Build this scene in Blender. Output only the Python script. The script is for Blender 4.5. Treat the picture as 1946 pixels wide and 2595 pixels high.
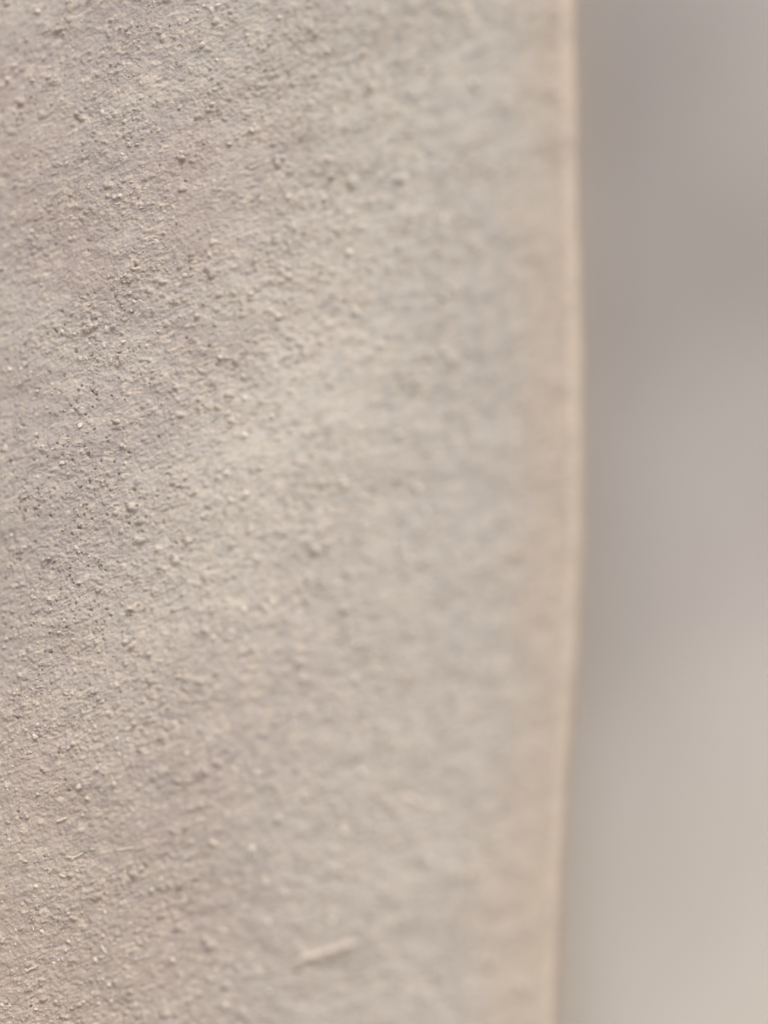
import bpy, math, random
import numpy as np
from mathutils import Vector, Matrix

# ------------------------------------------------------------------ clear
for o in list(bpy.data.objects):
    bpy.data.objects.remove(o)
C = bpy.context.scene.collection
S = bpy.context.scene

MM = 0.001
D = 150.0            # focus distance in mm
FH = 80.0            # height of the field of view at the focus distance, mm
PX = FH / 2595.0     # mm per photograph pixel at the focus distance

# ------------------------------------------------------------------ camera
cam = bpy.data.cameras.new('camera')
camo = bpy.data.objects.new('camera', cam)
C.objects.link(camo)
camo.rotation_euler = (math.radians(90), 0, 0)
cam.sensor_fit = 'VERTICAL'
cam.sensor_height = 36.0
cam.lens = 36.0 * D / FH
cam.clip_start = 0.005
cam.clip_end = 50
cam.dof.use_dof = True
cam.dof.focus_distance = D * MM
APERTURE = 14.0      # entrance pupil in mm
cam.dof.aperture_fstop = cam.lens / APERTURE
S.camera = camo

# ------------------------------------------------------------------ light
SUN_EL, SUN_AZ = math.radians(52), math.radians(167)   # azimuth clockwise from +Y
w = bpy.data.worlds.new('World')
S.world = w
w.use_nodes = True
nt = w.node_tree
sky = nt.nodes.new('ShaderNodeTexSky')
sky.sky_type = 'NISHITA'
sky.sun_disc = False
sky.sun_elevation = SUN_EL
sky.sun_rotation = SUN_AZ
sky.air_density = 1.0
sky.dust_density = 4.0
nt.links.new(sky.outputs[0], nt.nodes['Background'].inputs['Color'])
nt.nodes['Background'].inputs['Strength'].default_value = 0.10
sl = bpy.data.lights.new('sun', 'SUN')
sl.energy = 1.5
sl.angle = math.radians(24)
sl.color = (1.0, 0.945, 0.88)
so = bpy.data.objects.new('sun', sl)
C.objects.link(so)
sd = Vector((math.sin(SUN_AZ) * math.cos(SUN_EL), math.cos(SUN_AZ) * math.cos(SUN_EL), math.sin(SUN_EL)))
so.rotation_euler = sd.to_track_quat('Z', 'Y').to_euler()
so.location = (0.1, -0.2, 0.3)
S.view_settings.view_transform = 'Standard'
S.view_settings.look = 'None'
S.view_settings.exposure = 0.30
S.view_settings.gamma = 1

# ------------------------------------------------------------------ helpers
rng = np.random.default_rng(7)
random.seed(7)

def mesh_grid(name, P, ncol_tint=None):
    """P: rows x cols x 3 (metres)"""
    R, K, _ = P.shape
    me = bpy.data.meshes.new(name)
    me.vertices.add(R * K)
    me.vertices.foreach_set('co', P.reshape(-1).astype(np.float32))
    i = np.arange(R * K).reshape(R, K)
    q = np.stack([i[:-1, :-1], i[:-1, 1:], i[1:, 1:], i[1:, :-1]], -1).reshape(-1)
    n = (R - 1) * (K - 1)
    me.loops.add(n * 4)
    me.loops.foreach_set('vertex_index', q.astype(np.int32))
    me.polygons.add(n)
    me.polygons.foreach_set('loop_start', np.arange(0, n * 4, 4, dtype=np.int32))
    me.polygons.foreach_set('loop_total', np.full(n, 4, dtype=np.int32))
    me.polygons.foreach_set('use_smooth', np.ones(n, dtype=bool))
    me.update()
    me.validate()
    return me

def smooth_pl(y, ys, xs, it=0):
    """smooth curve through control points (cubic Hermite)"""
    ys = np.array(ys, float); xs = np.array(xs, float)
    m = np.gradient(xs, ys)
    y = np.clip(y, ys[0], ys[-1])
    k = np.clip(np.searchsorted(ys, y) - 1, 0, len(ys) - 2)
    h = ys[k + 1] - ys[k]
    t = (y - ys[k]) / h
    return ((2*t**3 - 3*t**2 + 1) * xs[k] + (t**3 - 2*t**2 + t) * h * m[k]
            + (-2*t**3 + 3*t**2) * xs[k+1] + (t**3 - t**2) * h * m[k+1])

# periodic noise tile, cell CELL mm
CELL = 0.05
TX, TZ = 1440, 2160          # 72 x 108 mm
kx = np.fft.fftfreq(TX, CELL)[None, :]
kz = np.fft.fftfreq(TZ, CELL)[:, None]
def spec_noise(wl_min, wl_max, slope=1.0, ang=0.0, aniso=1.0, seed=0):
    """band limited noise; features stretched by aniso along direction ang (degrees, x to the right, z up)"""
    r = np.random.default_rng(seed)
    a = math.radians(ang)
    ka = (kx * math.cos(a) + kz * math.sin(a)) * aniso
    kb = (-kx * math.sin(a) + kz * math.cos(a))
    k = np.sqrt(ka**2 + kb**2) + 1e-9
    f = k**(-slope) * np.exp(-(k * wl_min)**2) * (1 - np.exp(-(k * wl_max)**2))
    z = np.fft.fft2(r.standard_normal((TZ, TX)))
    o = np.real(np.fft.ifft2(z * f))
    return ((o - o.mean()) / o.std()).astype(np.float32)

def sample(f, u, z):
    """bilinear periodic lookup at mm coordinates (origin at tile centre)"""
    gx = (u / CELL + TX / 2); gz = (z / CELL + TZ / 2)
    ix = np.floor(gx).astype(np.int64); iz = np.floor(gz).astype(np.int64)
    fx = (gx - ix).astype(np.float32); fz = (gz - iz).astype(np.float32)
    x0 = ix % TX; x1 = (ix + 1) % TX; z0 = iz % TZ; z1 = (iz + 1) % TZ
    return (f[z0, x0] * (1-fx) + f[z0, x1] * fx) * (1-fz) + (f[z1, x0] * (1-fx) + f[z1, x1] * fx) * fz

# ------------------------------------------------------------------ wall form
KS = 0.35                    # how fast the face comes nearer towards its corner
HD = math.atan(KS)
RC = 0.8                     # radius of the worn corner, mm
def face_depth(X, Z):
    return D - KS * ((X + 23.0) - 0.15 * Z) + 0.35*np.sin(X*0.12 + Z*0.05 + 1.0) + 0.3*np.sin(Z*0.09 - X*0.04) - 0.0028 * np.clip(X + 16, 0, 40)**2

EY = [-1500, -600, 0, 500, 1000, 1250, 1500, 1750, 1995, 2300, 2595, 3200, 4200]
EX = [1475, 1460, 1461, 1467, 1476, 1475, 1466, 1452, 1435, 1417, 1403, 1380, 1360]
def edge_x(Z):
    """world x of the corner's silhouette at height Z, mm"""
    d = 136.0
    yp = 1297.5 - Z / PX * (D / d)
    return (smooth_pl(yp, EY, EX) - 973.0) * PX * d / D

def surf(u, Z):
    """u = distance in x from where the corner starts turning (negative on the face, positive round the corner)"""
    # arc from heading -HD to +90deg
    E = edge_x(Z)
    cx = E - RC                               # x of arc centre (max x = centre + RC)
    x0 = cx + RC * math.sin(-HD)              # start of arc
    y0 = face_depth(x0, Z)
    # position on arc: normal direction (sin h, -cos h)
    cy = y0 + RC * math.cos(HD)
    h = np.clip(u / RC, 0, None) - HD
    hmax = math.radians(84)
    hh = np.minimum(h, hmax)
    over = np.maximum(h - hmax, 0) * RC
    xa = cx + RC * np.sin(hh) + over * math.cos(hmax)
    ya = cy - RC * np.cos(hh) + over * math.sin(hmax)
    LW = -225.0                                # the far side of the pillar, out of the photograph
    back = np.maximum(LW - u, 0)
    xf = x0 + np.maximum(u, LW) - 0.02 * back
    X = np.where(u < 0, xf, xa)
    Y = np.where(u < 0, face_depth(np.where(u < 0, xf, x0), Z) + back, ya)
    return X, Y

# ------------------------------------------------------------------ relief
streak = spec_noise(0.10, 1.3, 0.9, 27, 2.3, 11)
fine = spec_noise(0.07, 0.6, 0.5, 20, 1.3, 12)
mid = spec_noise(0.8, 6.0, 1.3, 28, 1.8, 13)
broad = spec_noise(4.0, 40.0, 1.6, 30, 1.5, 14)
patch = spec_noise(2.0, 18.0, 1.5, 30, 1.6, 15)
dome = np.zeros((TZ, TX), np.float32)
def stamp(field, gx, gz, r, h, el, ang, mode):
    n = int(r * el / CELL) + 2
    ix, iz = int(gx), int(gz)
    xs = np.arange(ix - n, ix + n + 1); zs = np.arange(iz - n, iz + n + 1)
    dx = (xs - gx)[None, :] * CELL; dz = (zs - gz)[:, None] * CELL
    ca, sa = math.cos(ang), math.sin(ang)
    a = (dx * ca + dz * sa) / el; b = -dx * sa + dz * ca
    q = 1 - (a * a + b * b) / (r * r)
    v = np.sqrt(np.maximum(q, 0)) * h
    sel = np.ix_(zs % TZ, xs % TX)
    if mode > 0:
        field[sel] = np.maximum(field[sel], v)
    else:
        field[sel] = np.minimum(field[sel], -v)
N = 60000
gx = rng.uniform(0, TX, N); gz = rng.uniform(0, TZ, N)
rr = np.clip(rng.lognormal(math.log(0.092), 0.36, N), 0.045, 0.26)
el = rng.uniform(1.0, 1.9, N); an = np.radians(rng.normal(24, 28, N))
hh_ = rr * rng.uniform(0.35, 0.95, N)
for i in range(N):
    stamp(dome, gx[i], gz[i], rr[i], hh_[i], el[i], an[i], 1)
# larger crumbs, thickest through the middle of the face
crumb = np.zeros((TZ, TX), np.float32)
N = 9000
gx = rng.uniform(0, TX, N); gz = rng.uniform(0, TZ, N)
pc = 0.30 + 0.7 * np.exp(-(((gx - TX/2) * CELL + 24) / 10)**2)
pc *= np.clip(0.55 + 0.5 * patch[gz.astype(int), gx.astype(int)], 0.08, 1.3)
for i in np.where(rng.uniform(0, 1, N) < pc)[0]:
    r0 = float(np.clip(rng.lognormal(math.log(0.17), 0.35), 0.10, 0.42)); a0 = math.radians(rng.normal(22, 25))
    for j in range(rng.integers(1, 4)):                    # each a small clod of two or three lobes
        stamp(crumb, gx[i] + rng.normal(0, r0 * 0.5 / CELL), gz[i] + rng.normal(0, r0 * 0.4 / CELL),
              r0 * rng.uniform(0.5, 0.9), r0 * rng.uniform(0.4, 0.8), rng.uniform(1, 1.6), a0, 1)
pits = np.zeros((TZ, TX), np.float32)
N = 5200
gx = rng.uniform(0, TX, N * 6); gz = rng.uniform(0, TZ, N * 6)
um = (gx - TX/2) * CELL; um = np.where(um > 3, um - TX * CELL, um); zm = (gz - TZ/2) * CELL
# pores gather in a rough band low on the left and in scattered clusters
def wz(px, py, sx, sz):
    return np.exp(-(((um - (px - 1440) * PX) / sx)**2 + ((zm - (1297 - py) * PX) / sz)**2))
prob = 0.04 + 1.2 * wz(170, 1270, 6, 13) + 0.07 * wz(380, 250, 5, 12)
prob *= np.clip(0.55 + 0.45 * mid[gz.astype(int), gx.astype(int)] + 0.2 * patch[gz.astype(int), gx.astype(int)], 0.1, 1.6)
keep = np.where(rng.uniform(0, 1, N * 6) < prob * 0.5)[0]
for i in keep:
    r = rng.uniform(0.04, 0.095)
    stamp(pits, gx[i], gz[i], r, rng.uniform(0.2, 0.5), rng.uniform(1, 2.2), math.radians(rng.normal(25, 50)), -1)

def relief(u, Z):
    fade = 1.0 / (1.0 + np.exp((u - 0.6) / 1.1)) * 0.8 + 0.2      # the corner is worn smoother
    rough = np.clip(1.0 + 0.10 * sample(patch, u, Z), 0.4, 1.7)
    far = 1 - 0.55 / (1 + np.exp(-(u + 10) / 3.5))                # trowelled smoother towards the corner
    r = (0.52 * sample(dome, u, Z) + 0.026 * sample(streak, u, Z) + 0.018 * sample(fine, u, Z)) * rough
    r = r * far + 1.1 * far * sample(crumb, u, Z) + sample(pits, u, Z) + 0.042 * sample(mid, u, Z)
    return r * fade + 0.12 * sample(broad, u, Z) * np.clip(-u / 12, 0.22, 1)

def full_surf(u, Z):
    X, Y = surf(u, Z)
    e = 0.05
    Xu, Yu = surf(u + e, Z); Xz, Yz = surf(u, Z + e)
    tu = np.stack([Xu - X, Yu - Y, np.zeros_like(X)], -1)
    tz = np.stack([Xz - X, Yz - Y, np.full_like(X, e)], -1)
    n = np.cross(tu, tz)
    n /= np.linalg.norm(n, axis=-1, keepdims=True)     # faces the camera side
    return np.stack([X, Y, Z + 0 * X], -1), n

def steps(parts):
    out = []
    for a, b, s in parts:
        n = max(1, int(round((b - a) / s)))
        out += list(np.linspace(a, b, n, endpoint=False))
    out.append(parts[-1][1])
    return np.array(out)
uc = steps([(-395, -225, 17), (-225, -190, 5), (-190, -60, 2.5), (-60, -50, 0.5), (-50, -45.8, 0.15), (-45.8, -25.5, 0.052), (-25.5, -8, 0.075), (-8, 0, 0.12),
            (0, 5.2, 0.13), (5.2, 20, 1.2), (20, 240, 12)])
zr = steps([(-1262, -160, 15), (-160, -60, 2.5), (-60, -44, 0.4), (-44, 43, 0.074), (43, 60, 0.4), (60, 160, 2.5), (160, 600, 15)])
U, Z = np.meshgrid(uc, zr)
B, Nn = full_surf(U, Z)
P = B + Nn * relief(U, Z)[..., None]
print('coat grid', P.shape)

# ------------------------------------------------------------------ materials
def node_mat(name):
    m = bpy.data.materials.new(name)
    m.use_nodes = True
    return m, m.node_tree, m.node_tree.nodes['Principled BSDF']

def mix(nt, a, b, fac, blend='MIX'):
    n = nt.nodes.new('ShaderNodeMix'); n.data_type = 'RGBA'; n.blend_type = blend
    for sock, v in ((n.inputs[0], fac), (n.inputs[6], a), (n.inputs[7], b)):
        if isinstance(v, bpy.types.NodeSocket): nt.links.new(v, sock)
        elif isinstance(v, tuple): sock.default_value = (*v, 1)
        else: sock.default_value = v
    return n.outputs[2]

def ramp(nt, fac, p0, p1, v0=0.0, v1=1.0):
    n = nt.nodes.new('ShaderNodeMapRange')
    n.interpolation_type = 'SMOOTHSTEP'
    nt.links.new(fac, n.inputs[0])
    for i, v in enumerate((p0, p1, v0, v1)): n.inputs[i + 1].default_value = v
    return n.outputs[0]

def noise(nt, vec, scale, detail=3, rough=0.5):
    n = nt.nodes.new('ShaderNodeTexNoise')
    n.inputs['Scale'].default_value = scale
    n.inputs['Detail'].default_value = detail
    n.inputs['Roughness'].default_value = rough
    nt.links.new(vec, n.inputs['Vector'])
    return n.outputs['Fac']

def mapping(nt, vec, loc=(0, 0, 0), rot=(0, 0, 0), sc=(1, 1, 1)):
    n = nt.nodes.new('ShaderNodeMapping')
    nt.links.new(vec, n.inputs[0])
    n.inputs[1].default_value = loc; n.inputs[2].default_value = rot; n.inputs[3].default_value = sc
    return n.outputs[0]

GREY = (0.458, 0.413, 0.384)
PALE = (0.562, 0.527, 0.472)
ROSE = (0.468, 0.403, 0.366)
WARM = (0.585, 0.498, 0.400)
def plaster(name, coat, K=1.0):
    m, nt, bs = node_mat(name)
    tc = nt.nodes.new('ShaderNodeTexCoord').outputs['Object']
    v = mapping(nt, tc, rot=(0, math.radians(30), 0), sc=(0.55, 1, 1))
    n1 = noise(nt, v, 95 * K, 4, 0.55)
    n2 = noise(nt, mapping(nt, v, (3, 5, 1)), 160 * K, 3, 0.55)
    n3 = noise(nt, mapping(nt, v, (7, 2, 9)), 320 * K, 3, 0.6)
    c = mix(nt, GREY, ROSE, ramp(nt, n1, 0.42, 0.60, 0, 1.0 if coat else 0.35))
    c = mix(nt, c, PALE, ramp(nt, n2, 0.44, 0.68, 0, 0.5))
    c = mix(nt, c, (0.470, 0.430, 0.412), ramp(nt, n3, 0.52, 0.72, 0, 0.3))
    if coat:
        # warmer tone along the corner
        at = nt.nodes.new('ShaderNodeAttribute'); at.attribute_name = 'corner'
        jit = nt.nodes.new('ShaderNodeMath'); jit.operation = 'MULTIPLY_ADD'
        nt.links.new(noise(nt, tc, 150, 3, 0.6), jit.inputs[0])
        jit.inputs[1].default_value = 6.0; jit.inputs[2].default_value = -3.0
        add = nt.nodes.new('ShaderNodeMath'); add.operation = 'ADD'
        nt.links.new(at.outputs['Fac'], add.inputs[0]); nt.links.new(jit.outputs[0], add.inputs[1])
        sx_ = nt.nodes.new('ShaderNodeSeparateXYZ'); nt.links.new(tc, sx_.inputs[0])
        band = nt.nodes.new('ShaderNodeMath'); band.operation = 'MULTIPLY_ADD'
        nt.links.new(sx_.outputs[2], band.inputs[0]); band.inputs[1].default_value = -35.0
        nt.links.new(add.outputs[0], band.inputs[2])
        c = mix(nt, c, PALE, ramp(nt, add.outputs[0], -33, -9, 0, 0.85))  # the face's brightening under the light towards the corner, put into its colour
        # a paler sweep from upper right down to the left
        q1 = nt.nodes.new('ShaderNodeMath'); q1.operation = 'MULTIPLY_ADD'
        nt.links.new(sx_.outputs[2], q1.inputs[0]); q1.inputs[1].default_value = -0.53
        nt.links.new(sx_.outputs[0], q1.inputs[2])                                   # x - 0.53 z
        q2 = nt.nodes.new('ShaderNodeMath'); q2.operation = 'MULTIPLY_ADD'
        nt.links.new(n2, q2.inputs[0]); q2.inputs[1].default_value = 0.012; nt.links.new(q1.outputs[0], q2.inputs[2])
        q3 = nt.nodes.new('ShaderNodeMath'); q3.operation = 'ADD'
        nt.links.new(q2.outputs[0], q3.inputs[0]); q3.inputs[1].default_value = 0.0157 - 0.0105
        q4 = nt.nodes.new('ShaderNodeMath'); q4.operation = 'ABSOLUTE'; nt.links.new(q3.outputs[0], q4.inputs[0])
        sweep = ramp(nt, q4.outputs[0], 0.001, 0.0125, 0.8, 0.0)
        q5 = nt.nodes.new('ShaderNodeMath'); q5.operation = 'MULTIPLY'
        nt.links.new(sweep, q5.inputs[0]); nt.links.new(ramp(nt, sx_.outputs[2], -0.025, 0.0), q5.inputs[1])
        c = mix(nt, c, (0.615, 0.578, 0.515), q5.outputs[0])
        q6 = nt.nodes.new('ShaderNodeMath'); q6.operation = 'MULTIPLY'
        nt.links.new(ramp(nt, sx_.outputs[2], -0.045, 0.008, 0.75, 0), q6.inputs[0])
        nt.links.new(ramp(nt, sx_.outputs[0], -0.026, -0.004, 1, 0.15), q6.inputs[1])
        c = mix(nt, c, (0.500, 0.418, 0.352), q6.outputs[0])
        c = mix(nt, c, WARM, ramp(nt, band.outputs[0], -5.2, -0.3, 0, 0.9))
        # single grains of different mineral
        vo = nt.nodes.new('ShaderNodeTexVoronoi'); vo.inputs['Scale'].default_value = 3800
        nt.links.new(mapping(nt, v, sc=(0.8, 1, 1)), vo.inputs['Vector'])
        sp = nt.nodes.new('ShaderNodeSeparateColor'); nt.links.new(vo.outputs['Color'], sp.inputs[0])
        c = mix(nt, c, (0.68, 0.60, 0.50), ramp(nt, sp.outputs[0], 0.70, 1.0, 0, 0.7))
        c = mix(nt, c, (0.36, 0.33, 0.31), ramp(nt, sp.outputs[1], 0.72, 1.0, 0, 0.6))
        bmp = nt.nodes.new('ShaderNodeBump')
        bmp.inputs['Strength'].default_value = 0.35
        bmp.inputs['Distance'].default_value = 0.00006
        nt.links.new(noise(nt, mapping(nt, v, sc=(0.7, 1, 1)), 9000, 2, 0.6), bmp.inputs['Height'])
        nt.links.new(bmp.outputs[0], bs.inputs['Normal'])
    if not coat:
        # an older, greyer coat, paler low down
        sz_ = nt.nodes.new('ShaderNodeSeparateXYZ'); nt.links.new(tc, sz_.inputs[0])
        c = mix(nt, c, (0.460, 0.438, 0.436), 0.75)
        c = mix(nt, c, (0.510, 0.478, 0.430), ramp(nt, sz_.outputs[2], -0.15, 0.05, 0.85, 0))
        c = mix(nt, c, (0.96, 0.975, 0.98), 1.0, 'MULTIPLY')
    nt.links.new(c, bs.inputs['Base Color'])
    bs.inputs['Roughness'].default_value = 0.92
    bs.inputs['Specular IOR Level'].default_value = 0.25
    return m

def grain_mat(name, cols, rough=0.75, spec=0.4, attr=True):
    m, nt, bs = node_mat(name)
    if attr:
        a = nt.nodes.new('ShaderNodeAttribute'); a.attribute_name = 'tint'; fac = a.outputs['Fac']
    else:
        fac = nt.nodes.new('ShaderNodeObjectInfo').outputs['Random']
    tc = nt.nodes.new('ShaderNodeTexCoord').outputs['Object']
    cr = nt.nodes.new('ShaderNodeValToRGB'); cr.color_ramp.interpolation = 'LINEAR'
    el = cr.color_ramp.elements
    for i, cl in enumerate(cols):
        e = el[i] if i < 2 else el.new(1)
        e.position = i / (len(cols) - 1); 
        e.color = (*cl, 1)
    for i, cl in enumerate(cols):
        el[i].position = i / (len(cols) - 1); el[i].color = (*cl, 1)
    nt.links.new(fac, cr.inputs[0])
    c = mix(nt, cr.outputs[0], (0.40, 0.36, 0.32), ramp(nt, noise(nt, tc, 7000, 2), 0.5, 0.75, 0, 0.5))
    nt.links.new(c, bs.inputs['Base Color'])
    bs.inputs['Roughness'].default_value = rough
    bs.inputs['Specular IOR Level'].default_value = spec
    return m

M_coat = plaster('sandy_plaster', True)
M_back = plaster('distant_plaster', False, 0.25)
M_grain = grain_mat('sand', [(0.42, 0.38, 0.35), (0.52, 0.46, 0.41), (0.57, 0.52, 0.46), (0.62, 0.55, 0.46), (0.74, 0.68, 0.59)])
M_big = grain_mat('coarse_sand', [(0.52, 0.46, 0.40), (0.60, 0.53, 0.45), (0.58, 0.55, 0.49), (0.66, 0.58, 0.48)], attr=False)
M_bigpale = grain_mat('pale_coarse_sand', [(0.66, 0.60, 0.52), (0.80, 0.75, 0.66), (0.72, 0.68, 0.62)], attr=False)
M_pale = grain_mat('pale_crumbs', [(0.56, 0.50, 0.45), (0.66, 0.60, 0.54), (0.76, 0.70, 0.62)])
M_quartz = grain_mat('quartz', [(0.75, 0.74, 0.70), (0.85, 0.82, 0.76)], rough=0.22, spec=0.7)
M_straw = grain_mat('dry_fibre', [(0.72, 0.64, 0.56), (0.76, 0.68, 0.60)], attr=False)

# ------------------------------------------------------------------ front wall
root = bpy.data.objects.new('plaster_pillar', None)
C.objects.link(root)
root.location = (0, D * MM, -0.16)
root['label'] = 'rough sandy beige plastered pillar in front, with a worn warm-toned vertical corner'
root['category'] = 'pillar'
RL = Vector(root.location)

def child(name, me, m, kind=None, label=None, loc=None):
    o = bpy.data.objects.new(name, me)
    if m is not None and len(me.materials) == 0: me.materials.append(m)
    C.objects.link(o)
    o.parent = root
    o.location = (Vector(loc) - RL) if loc is not None else -RL
    if kind: o['kind'] = kind
    if label: o['label'] = label
    return o

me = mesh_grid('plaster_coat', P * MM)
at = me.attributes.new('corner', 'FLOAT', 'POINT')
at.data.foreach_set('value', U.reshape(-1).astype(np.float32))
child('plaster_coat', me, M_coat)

# ---- fine sand standing proud of the coat (nobody could count it)
def ico():
    import bmesh
    bm = bmesh.new(); bmesh.ops.create_icosphere(bm, subdivisions=1, radius=1)
    bm.verts.ensure_lookup_table()
    v = np.array([x.co[:] for x in bm.verts]); f = np.array([[q.index for q in t.verts] for t in bm.faces])
    bm.free(); return v, f
IV, IF = ico()
def sand(name, n, rmin, rmax, mat, seed, sink=0.15, urange=(-47, 2.5), smooth=False, dens=None):
    r_ = np.random.default_rng(seed)
    u = r_.uniform(*urange, n * 3); z = r_.uniform(-45, 44, n * 3)
    pr = np.clip(0.45 + 0.5 * sample(mid, u, z) + 0.3 * sample(patch, u, z), 0.04, 1)
    k = np.where(r_.uniform(0, 1, n * 3) < pr)[0][:n]
    u = u[k]; z = z[k]; n = len(k)
    b, nn = full_surf(u, z)
    rad = np.clip(r_.lognormal(math.log(rmin * 1.35), 0.35, n), rmin, rmax)
    pos = b + nn * (relief(u, z) + rad * sink * r_.uniform(-0.6, 1.0, n))[:, None]
    # random rotation and squash
    q = r_.standard_normal((n, 4)); q /= np.linalg.norm(q, axis=1, keepdims=True)
    a, b_, c, d = q.T
    R = np.stack([1-2*(c*c+d*d), 2*(b_*c-a*d), 2*(b_*d+a*c), 2*(b_*c+a*d), 1-2*(b_*b_+d*d), 2*(c*d-a*b_),
                  2*(b_*d-a*c), 2*(c*d+a*b_), 1-2*(b_*b_+c*c)], -1).reshape(n, 3, 3)
    sc = r_.uniform(0.40, 1.30, (n, 1, 3)) * rad[:, None, None]
    V = IV[None] * sc * (1 + r_.uniform(-0.38, 0.30, (n, len(IV), 1)))
    V = np.einsum('nij,nvj->nvi', R, V) + pos[:, None, :]
    F = (IF[None] + (np.arange(n) * len(IV))[:, None, None]).reshape(-1, 3)
    me = bpy.data.meshes.new(name)
    me.vertices.add(n * len(IV)); me.vertices.foreach_set('co', (V * MM).reshape(-1).astype(np.float32))
    me.loops.add(F.size); me.loops.foreach_set('vertex_index', F.reshape(-1).astype(np.int32))
    me.polygons.add(len(F))
    me.polygons.foreach_set('loop_start', np.arange(0, F.size, 3, dtype=np.int32))
    me.polygons.foreach_set('loop_total', np.full(len(F), 3, dtype=np.int32))
    me.polygons.foreach_set('use_smooth', np.full(len(F), smooth, dtype=bool))
    me.update()
    t = me.attributes.new('tint', 'FLOAT', 'POINT')
    t.data.foreach_set('value', np.repeat(r_.uniform(0, 1, n), len(IV)).astype(np.float32))
    return child(name, me, mat, kind='stuff')
sand('fine_sand', 22000, 0.045, 0.15, M_grain, 3)
sand('medium_sand', 2600, 0.10, 0.24, M_pale, 4, sink=0.1, urange=(-47, 1.0))
sand('quartz_specks', 900, 0.025, 0.10, M_quartz, 5, sink=0.9, urange=(-47, 0), smooth=False)

# ---- pieces that can be told apart: coarse grains and fibres, set at their own spot on the face
def hit(px, py):
    """point of the face (mm) and its normal seen at a photograph position"""
    dx = (px - 973.0) * PX / D; dz = -(py - 1297.5) * PX / D
    y = D
    for _ in range(40):
        y = 0.5 * y + 0.5 * float(face_depth(dx * y, dz * y))
    X, Zz = dx * y, dz * y
    u = X - (float(edge_x(np.array(Zz))) - RC + RC * math.sin(-HD))
    ua, za = np.array([u]), np.array([Zz])
    b, n = full_surf(ua, za)
    return b[0] + n[0] * relief(ua, za)[0], n[0], u, Zz

def grain_mesh(seed):
    import bmesh
    r_ = random.Random(seed)
    bm = bmesh.new(); bmesh.ops.create_icosphere(bm, subdivisions=2, radius=MM)
    ph = [(Vector((r_.uniform(-1, 1), r_.uniform(-1, 1), r_.uniform(-1, 1))).normalized(), r_.uniform(0.42, 0.85)) for _ in range(11)]
    for v in bm.verts:
        d = v.co.normalized(); s = 1.0
        for nrm, cut in ph:                       # chipped facets
            t = d.dot(nrm)
            if t > 0: s = min(s, cut / max(t, 1e-3))
        v.co = d * s * MM * (1 + r_.uniform(-0.09, 0.09))
    for f in bm.faces: f.smooth = True
    me = bpy.data.meshes.new('sand_grain'); bm.to_mesh(me); bm.free()
    me.materials.append(M_big)
    return me
GM = [grain_mesh(s) for s in range(8)]
GP = []
for g in GM:                                          # the paler ones
    g2 = g.copy(); g2.materials.clear(); g2.materials.append(M_bigpale); GP.append(g2)
# (x, y, half length px, half width px, tilt degrees)
big = [(531,170,9,8,0),(467,401,11,7,10),(347,365,9,7,30),(329,369,10,5,-35),(454,271,9,8,60),(127,195,13,9,30),(22,202,12,11,0),
 (550,14,14,9,20),(155,155,11,9,0),(174,604,12,11,40),(342,682,8,7,0),(544,460,7,7,0),(22,10,15,12,20),(105,1683,9,8,0),(192,1698,13,7,-55),
 (47,2001,8,8,0),(75,2068,9,9,0),(56,2291,9,8,0),(173,2386,10,9,0),(311,2035,8,6,0),(259,2426,12,6,35),(295,2487,12,7,10),
 (383,2255,13,9,0),(187,2298,6,6,0),(208,2312,6,6,0),(376,1953,8,7,0),(457,1978,13,8,25),(349,2390,9,9,0),(629,1253,14,10,15),
 (680,1547,13,10,-10),(620,1544,12,11,0),(759,1678,19,12,10),(647,1413,11,10,0),(656,1354,10,9,0),(868,1211,10,10,0),(817,1225,10,10,0),
 (1081,1298,11,11,0),(1061,1238,12,11,0),(622,1102,10,9,0),(736,1093,10,9,0),(962,874,15,13,20),(637,2150,15,11,15),(920,1955,12,12,0),
 (1010,2141,12,11,0),(874,2108,13,9,0),(845,2335,11,11,0),(538,2180,9,8,0),(672,2240,11,10,0),(722,2262,10,9,0),(575,2545,11,9,0),
 (300,1067,16,12,10),(595,1950,10,9,0),(710,2075,14,9,10),(690,1530,9,8,0),(1195,1390,12,11,0),(590,640,9,8,0),(705,800,11,10,0),
 (820,500,11,9,0),(640,330,10,9,0),(1200,210,12,12,0),(830,130,12,10,0),(885,640,12,10,0),(480,1120,8,7,0),(430,1180,8,6,20),
 (310,1530,8,7,10),(250,1650,9,7,30),(530,1280,9,8,0),(440,1545,10,8,0),(345,1835,8,7,10),(505,1770,9,7,10),(90,510,9,8,0),
 (60,745,8,8,0),(230,480,8,7,0),(300,900,7,6,0),(560,905,8,8,0),(620,1010,9,8,0),(770,1720,12,9,0),(860,1480,12,9,0),(1010,1100,13,9,20),
 (565,2360,10,8,0),(440,2330,9,7,20),(90,1560,8,7,0),(30,1430,8,7,10),(140,2540,9,8,0),(655,1960,9,9,0)]
rj = random.Random(5)
for i in range(110):                                 # more of the same, scattered between them
    t = rj.uniform(5, 11)
    big.append((rj.uniform(5, 1290), rj.uniform(5, 2590), t, t * rj.uniform(0.6, 1), rj.gauss(25, 20)))
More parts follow.
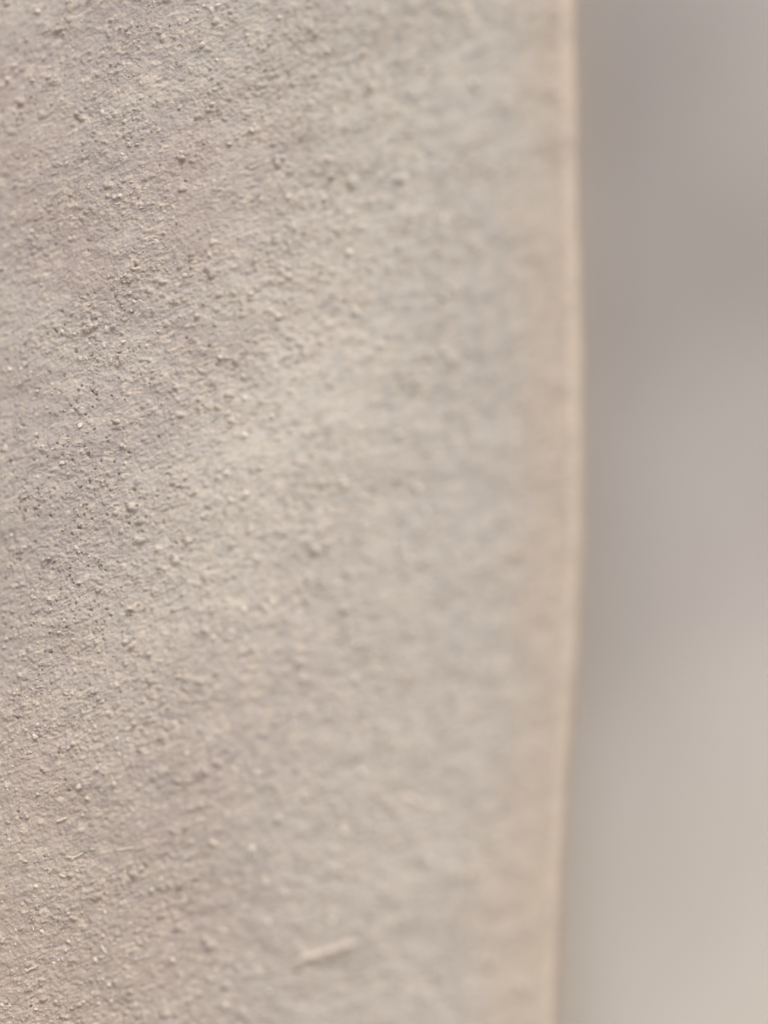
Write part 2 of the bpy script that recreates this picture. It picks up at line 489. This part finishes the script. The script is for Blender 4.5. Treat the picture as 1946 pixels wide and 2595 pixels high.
for i, (px, py, a, b, tl) in enumerate(big):
    p, n, u, zz = hit(px, py)
    o = child('sand_grain', (GP if px > 540 else GM)[i % 8], M_big, loc=Vector(p) * MM)
    nv = Vector(n); xa = Vector((1, 0, 0)); xa = (xa - nv * xa.dot(nv)).normalized(); za = nv.cross(xa)
    if za.z < 0: za = -za
    t = math.radians(tl)
    ax = xa * math.cos(t) + za * math.sin(t); ay = nv.cross(ax)
    Mx = Matrix((ax, ay, nv)).transposed()
    o.rotation_euler = Mx.to_euler()
    s = PX * p[1] / D * (0.88 if px < 560 else 1.05)
    o.scale = (a * s, b * s, (a + b) * 0.45 * s)
    o.location = o.location + nv * (b * s * 0.05 * MM)

def fibre(pts, r0, lift=0.15, jit=0.25):
    """a dry fibre lying on the face through photograph positions, radius r0 in photograph px"""
    pr = [hit(*p) for p in pts]
    n_seg = 6 * (len(pts) - 1)
    ctr, nrm = [], []
    base = []
    for k, h in enumerate(pr): base.append((Vector(h[0]) + Vector(h[1]) * lift, Vector(h[1])))
    out = []
    for s in range(n_seg + 1):
        t = s / n_seg * (len(pts) - 1); k = min(int(t), len(pts) - 2); f = t - k
        out.append(base[k][0].lerp(base[k + 1][0], f)); nrm.append(base[k][1])
    V, F = [], []
    r_ = random.Random(int(pts[0][0]))
    rad = r0 * PX
    for s, c in enumerate(out):
        tan = (out[min(s + 1, n_seg)] - out[max(s - 1, 0)]).normalized()
        side = tan.cross(nrm[s]).normalized(); up = side.cross(tan)
        e = min(s, n_seg - s) / n_seg
        rr_ = rad * (0.55 + 0.45 * min(1, e * 7)) * (1 + r_.uniform(-jit, jit) * 0.6)
        wob = side * r_.uniform(-jit, jit) * rad * 0.6
        for q in range(8):
            a = q / 8 * 2 * math.pi
            V.append((c + wob + side * math.cos(a) * rr_ + up * math.sin(a) * rr_ * 0.75) * MM)
    for s in range(n_seg):
        for q in range(8):
            F.append((s*8+q, s*8+(q+1) % 8, (s+1)*8+(q+1) % 8, (s+1)*8+q))
    F.append(tuple(range(7, -1, -1))); F.append(tuple(n_seg*8+q for q in range(8)))
    o0 = V[0].copy()
    V = [v - o0 for v in V]
    me = bpy.data.meshes.new('dry_fibre'); me.from_pydata([tuple(v) for v in V], [], F)
    for p in me.polygons: p.use_smooth = True
    me.materials.append(M_straw)
    return child('dry_fibre', me, M_straw, loc=o0)
fb = fibre([(748, 2443), (775, 2428), (812, 2418), (850, 2407), (880, 2394), (912, 2386)], 9.5, 0.08)
fb['label'] = 'long pale fibre near the bottom of the face'
fibre([(955, 2028), (990, 2022), (1030, 2021), (1062, 2034), (1110, 2046)], 8, -0.12)
fibre([(172, 2170), (188, 2173), (200, 2168), (211, 2161)], 3.2, 0.1)
fibre([(183, 2180), (190, 2173)], 2.6, 0.1)
fibre([(294, 2154), (315, 2152), (339, 2147)], 2.6, 0.03)
fibre([(66, 2464), (78, 2456), (88, 2452), (98, 2446)], 3, 0.1)
fibre([(350, 2205), (365, 2198)], 4.5, 0.1)
fibre([(146, 2082), (158, 2078), (172, 2072)], 3.2, 0.1)
fibre([(150, 2215), (168, 2222)], 3, 0.1)
fibre([(255, 2395), (270, 2418)], 3.5, 0.08)

# ------------------------------------------------------------------ wall behind
def back_wall():
    xs = steps([(-1300, -200, 25), (-200, 400, 4), (400, 1300, 25)])
    zs = steps([(-1265, -300, 25), (-300, 300, 4), (300, 600, 25)])
    X, Zb = np.meshgrid(xs, zs)
    # slopes shaped to grade the light: its lower part leans back, a shallow hollow above, and it turns a little towards the right
    sz = np.interp(zs, [-700, -330, -150, -70, 10, 80, 150, 260, 400], [0, 0.22, 0.48, 0.27, 0.00, -0.16, 0.02, 0.05, 0])
    sx = np.interp(xs, [-300, 20, 55, 80, 110, 160, 300], [0, -0.25, -0.30, 0.02, 0.34, 0.30, 0])
    yz = np.concatenate([[0], np.cumsum((sz[1:] + sz[:-1]) / 2 * np.diff(zs))])
    yx = np.concatenate([[0], np.cumsum((sx[1:] + sx[:-1]) / 2 * np.diff(xs))])
    yz -= np.interp(0, zs, yz); yx -= np.interp(80, xs, yx)
    Y = 520 + yz[:, None] + yx[None, :]
    near = np.exp(-((X - 80) / 300)**2 - (Zb / 300)**2)
    Y = Y + near * (1.0*np.sin(X*0.07+Zb*0.031) + 0.9*np.sin(Zb*0.083 - X*0.04 + 2) + 0.5*np.sin(X*0.15 + 1)*np.sin(Zb*0.13))
    return np.stack([X, Y, Zb], -1)
bw = mesh_grid('background_wall', back_wall() * MM)
bo = bpy.data.objects.new('background_wall', bw)
bw.materials.append(M_back)
C.objects.link(bo)
bo['label'] = 'out-of-focus grey-beige wall behind, seen to the right of the pillar corner'
bo['category'] = 'wall'

# ------------------------------------------------------------------ unseen sheet both walls stand on, added for bounce light
gxs = steps([(-30000, -2000, 2000), (-2000, 2000, 100), (2000, 30000, 2000)])
GX, GZ = np.meshgrid(gxs, gxs)
gp = np.stack([GX, GZ, -1250 + 4*np.sin(GX*0.011)*np.sin(GZ*0.013)], -1)
gm = mesh_grid('ground', gp * MM)
m, nt_, bs = node_mat('dry_ground')
tc = nt_.nodes.new('ShaderNodeTexCoord').outputs['Object']
nt_.links.new(mix(nt_, (0.36, 0.31, 0.26), (0.46, 0.41, 0.34), ramp(nt_, noise(nt_, tc, 9, 6, 0.6), 0.4, 0.62)), bs.inputs['Base Color'])
bs.inputs['Roughness'].default_value = 0.95
gm.materials.append(m)
go = bpy.data.objects.new('ground', gm)
C.objects.link(go)
go['kind'] = 'structure'

S.render.engine = 'CYCLES'
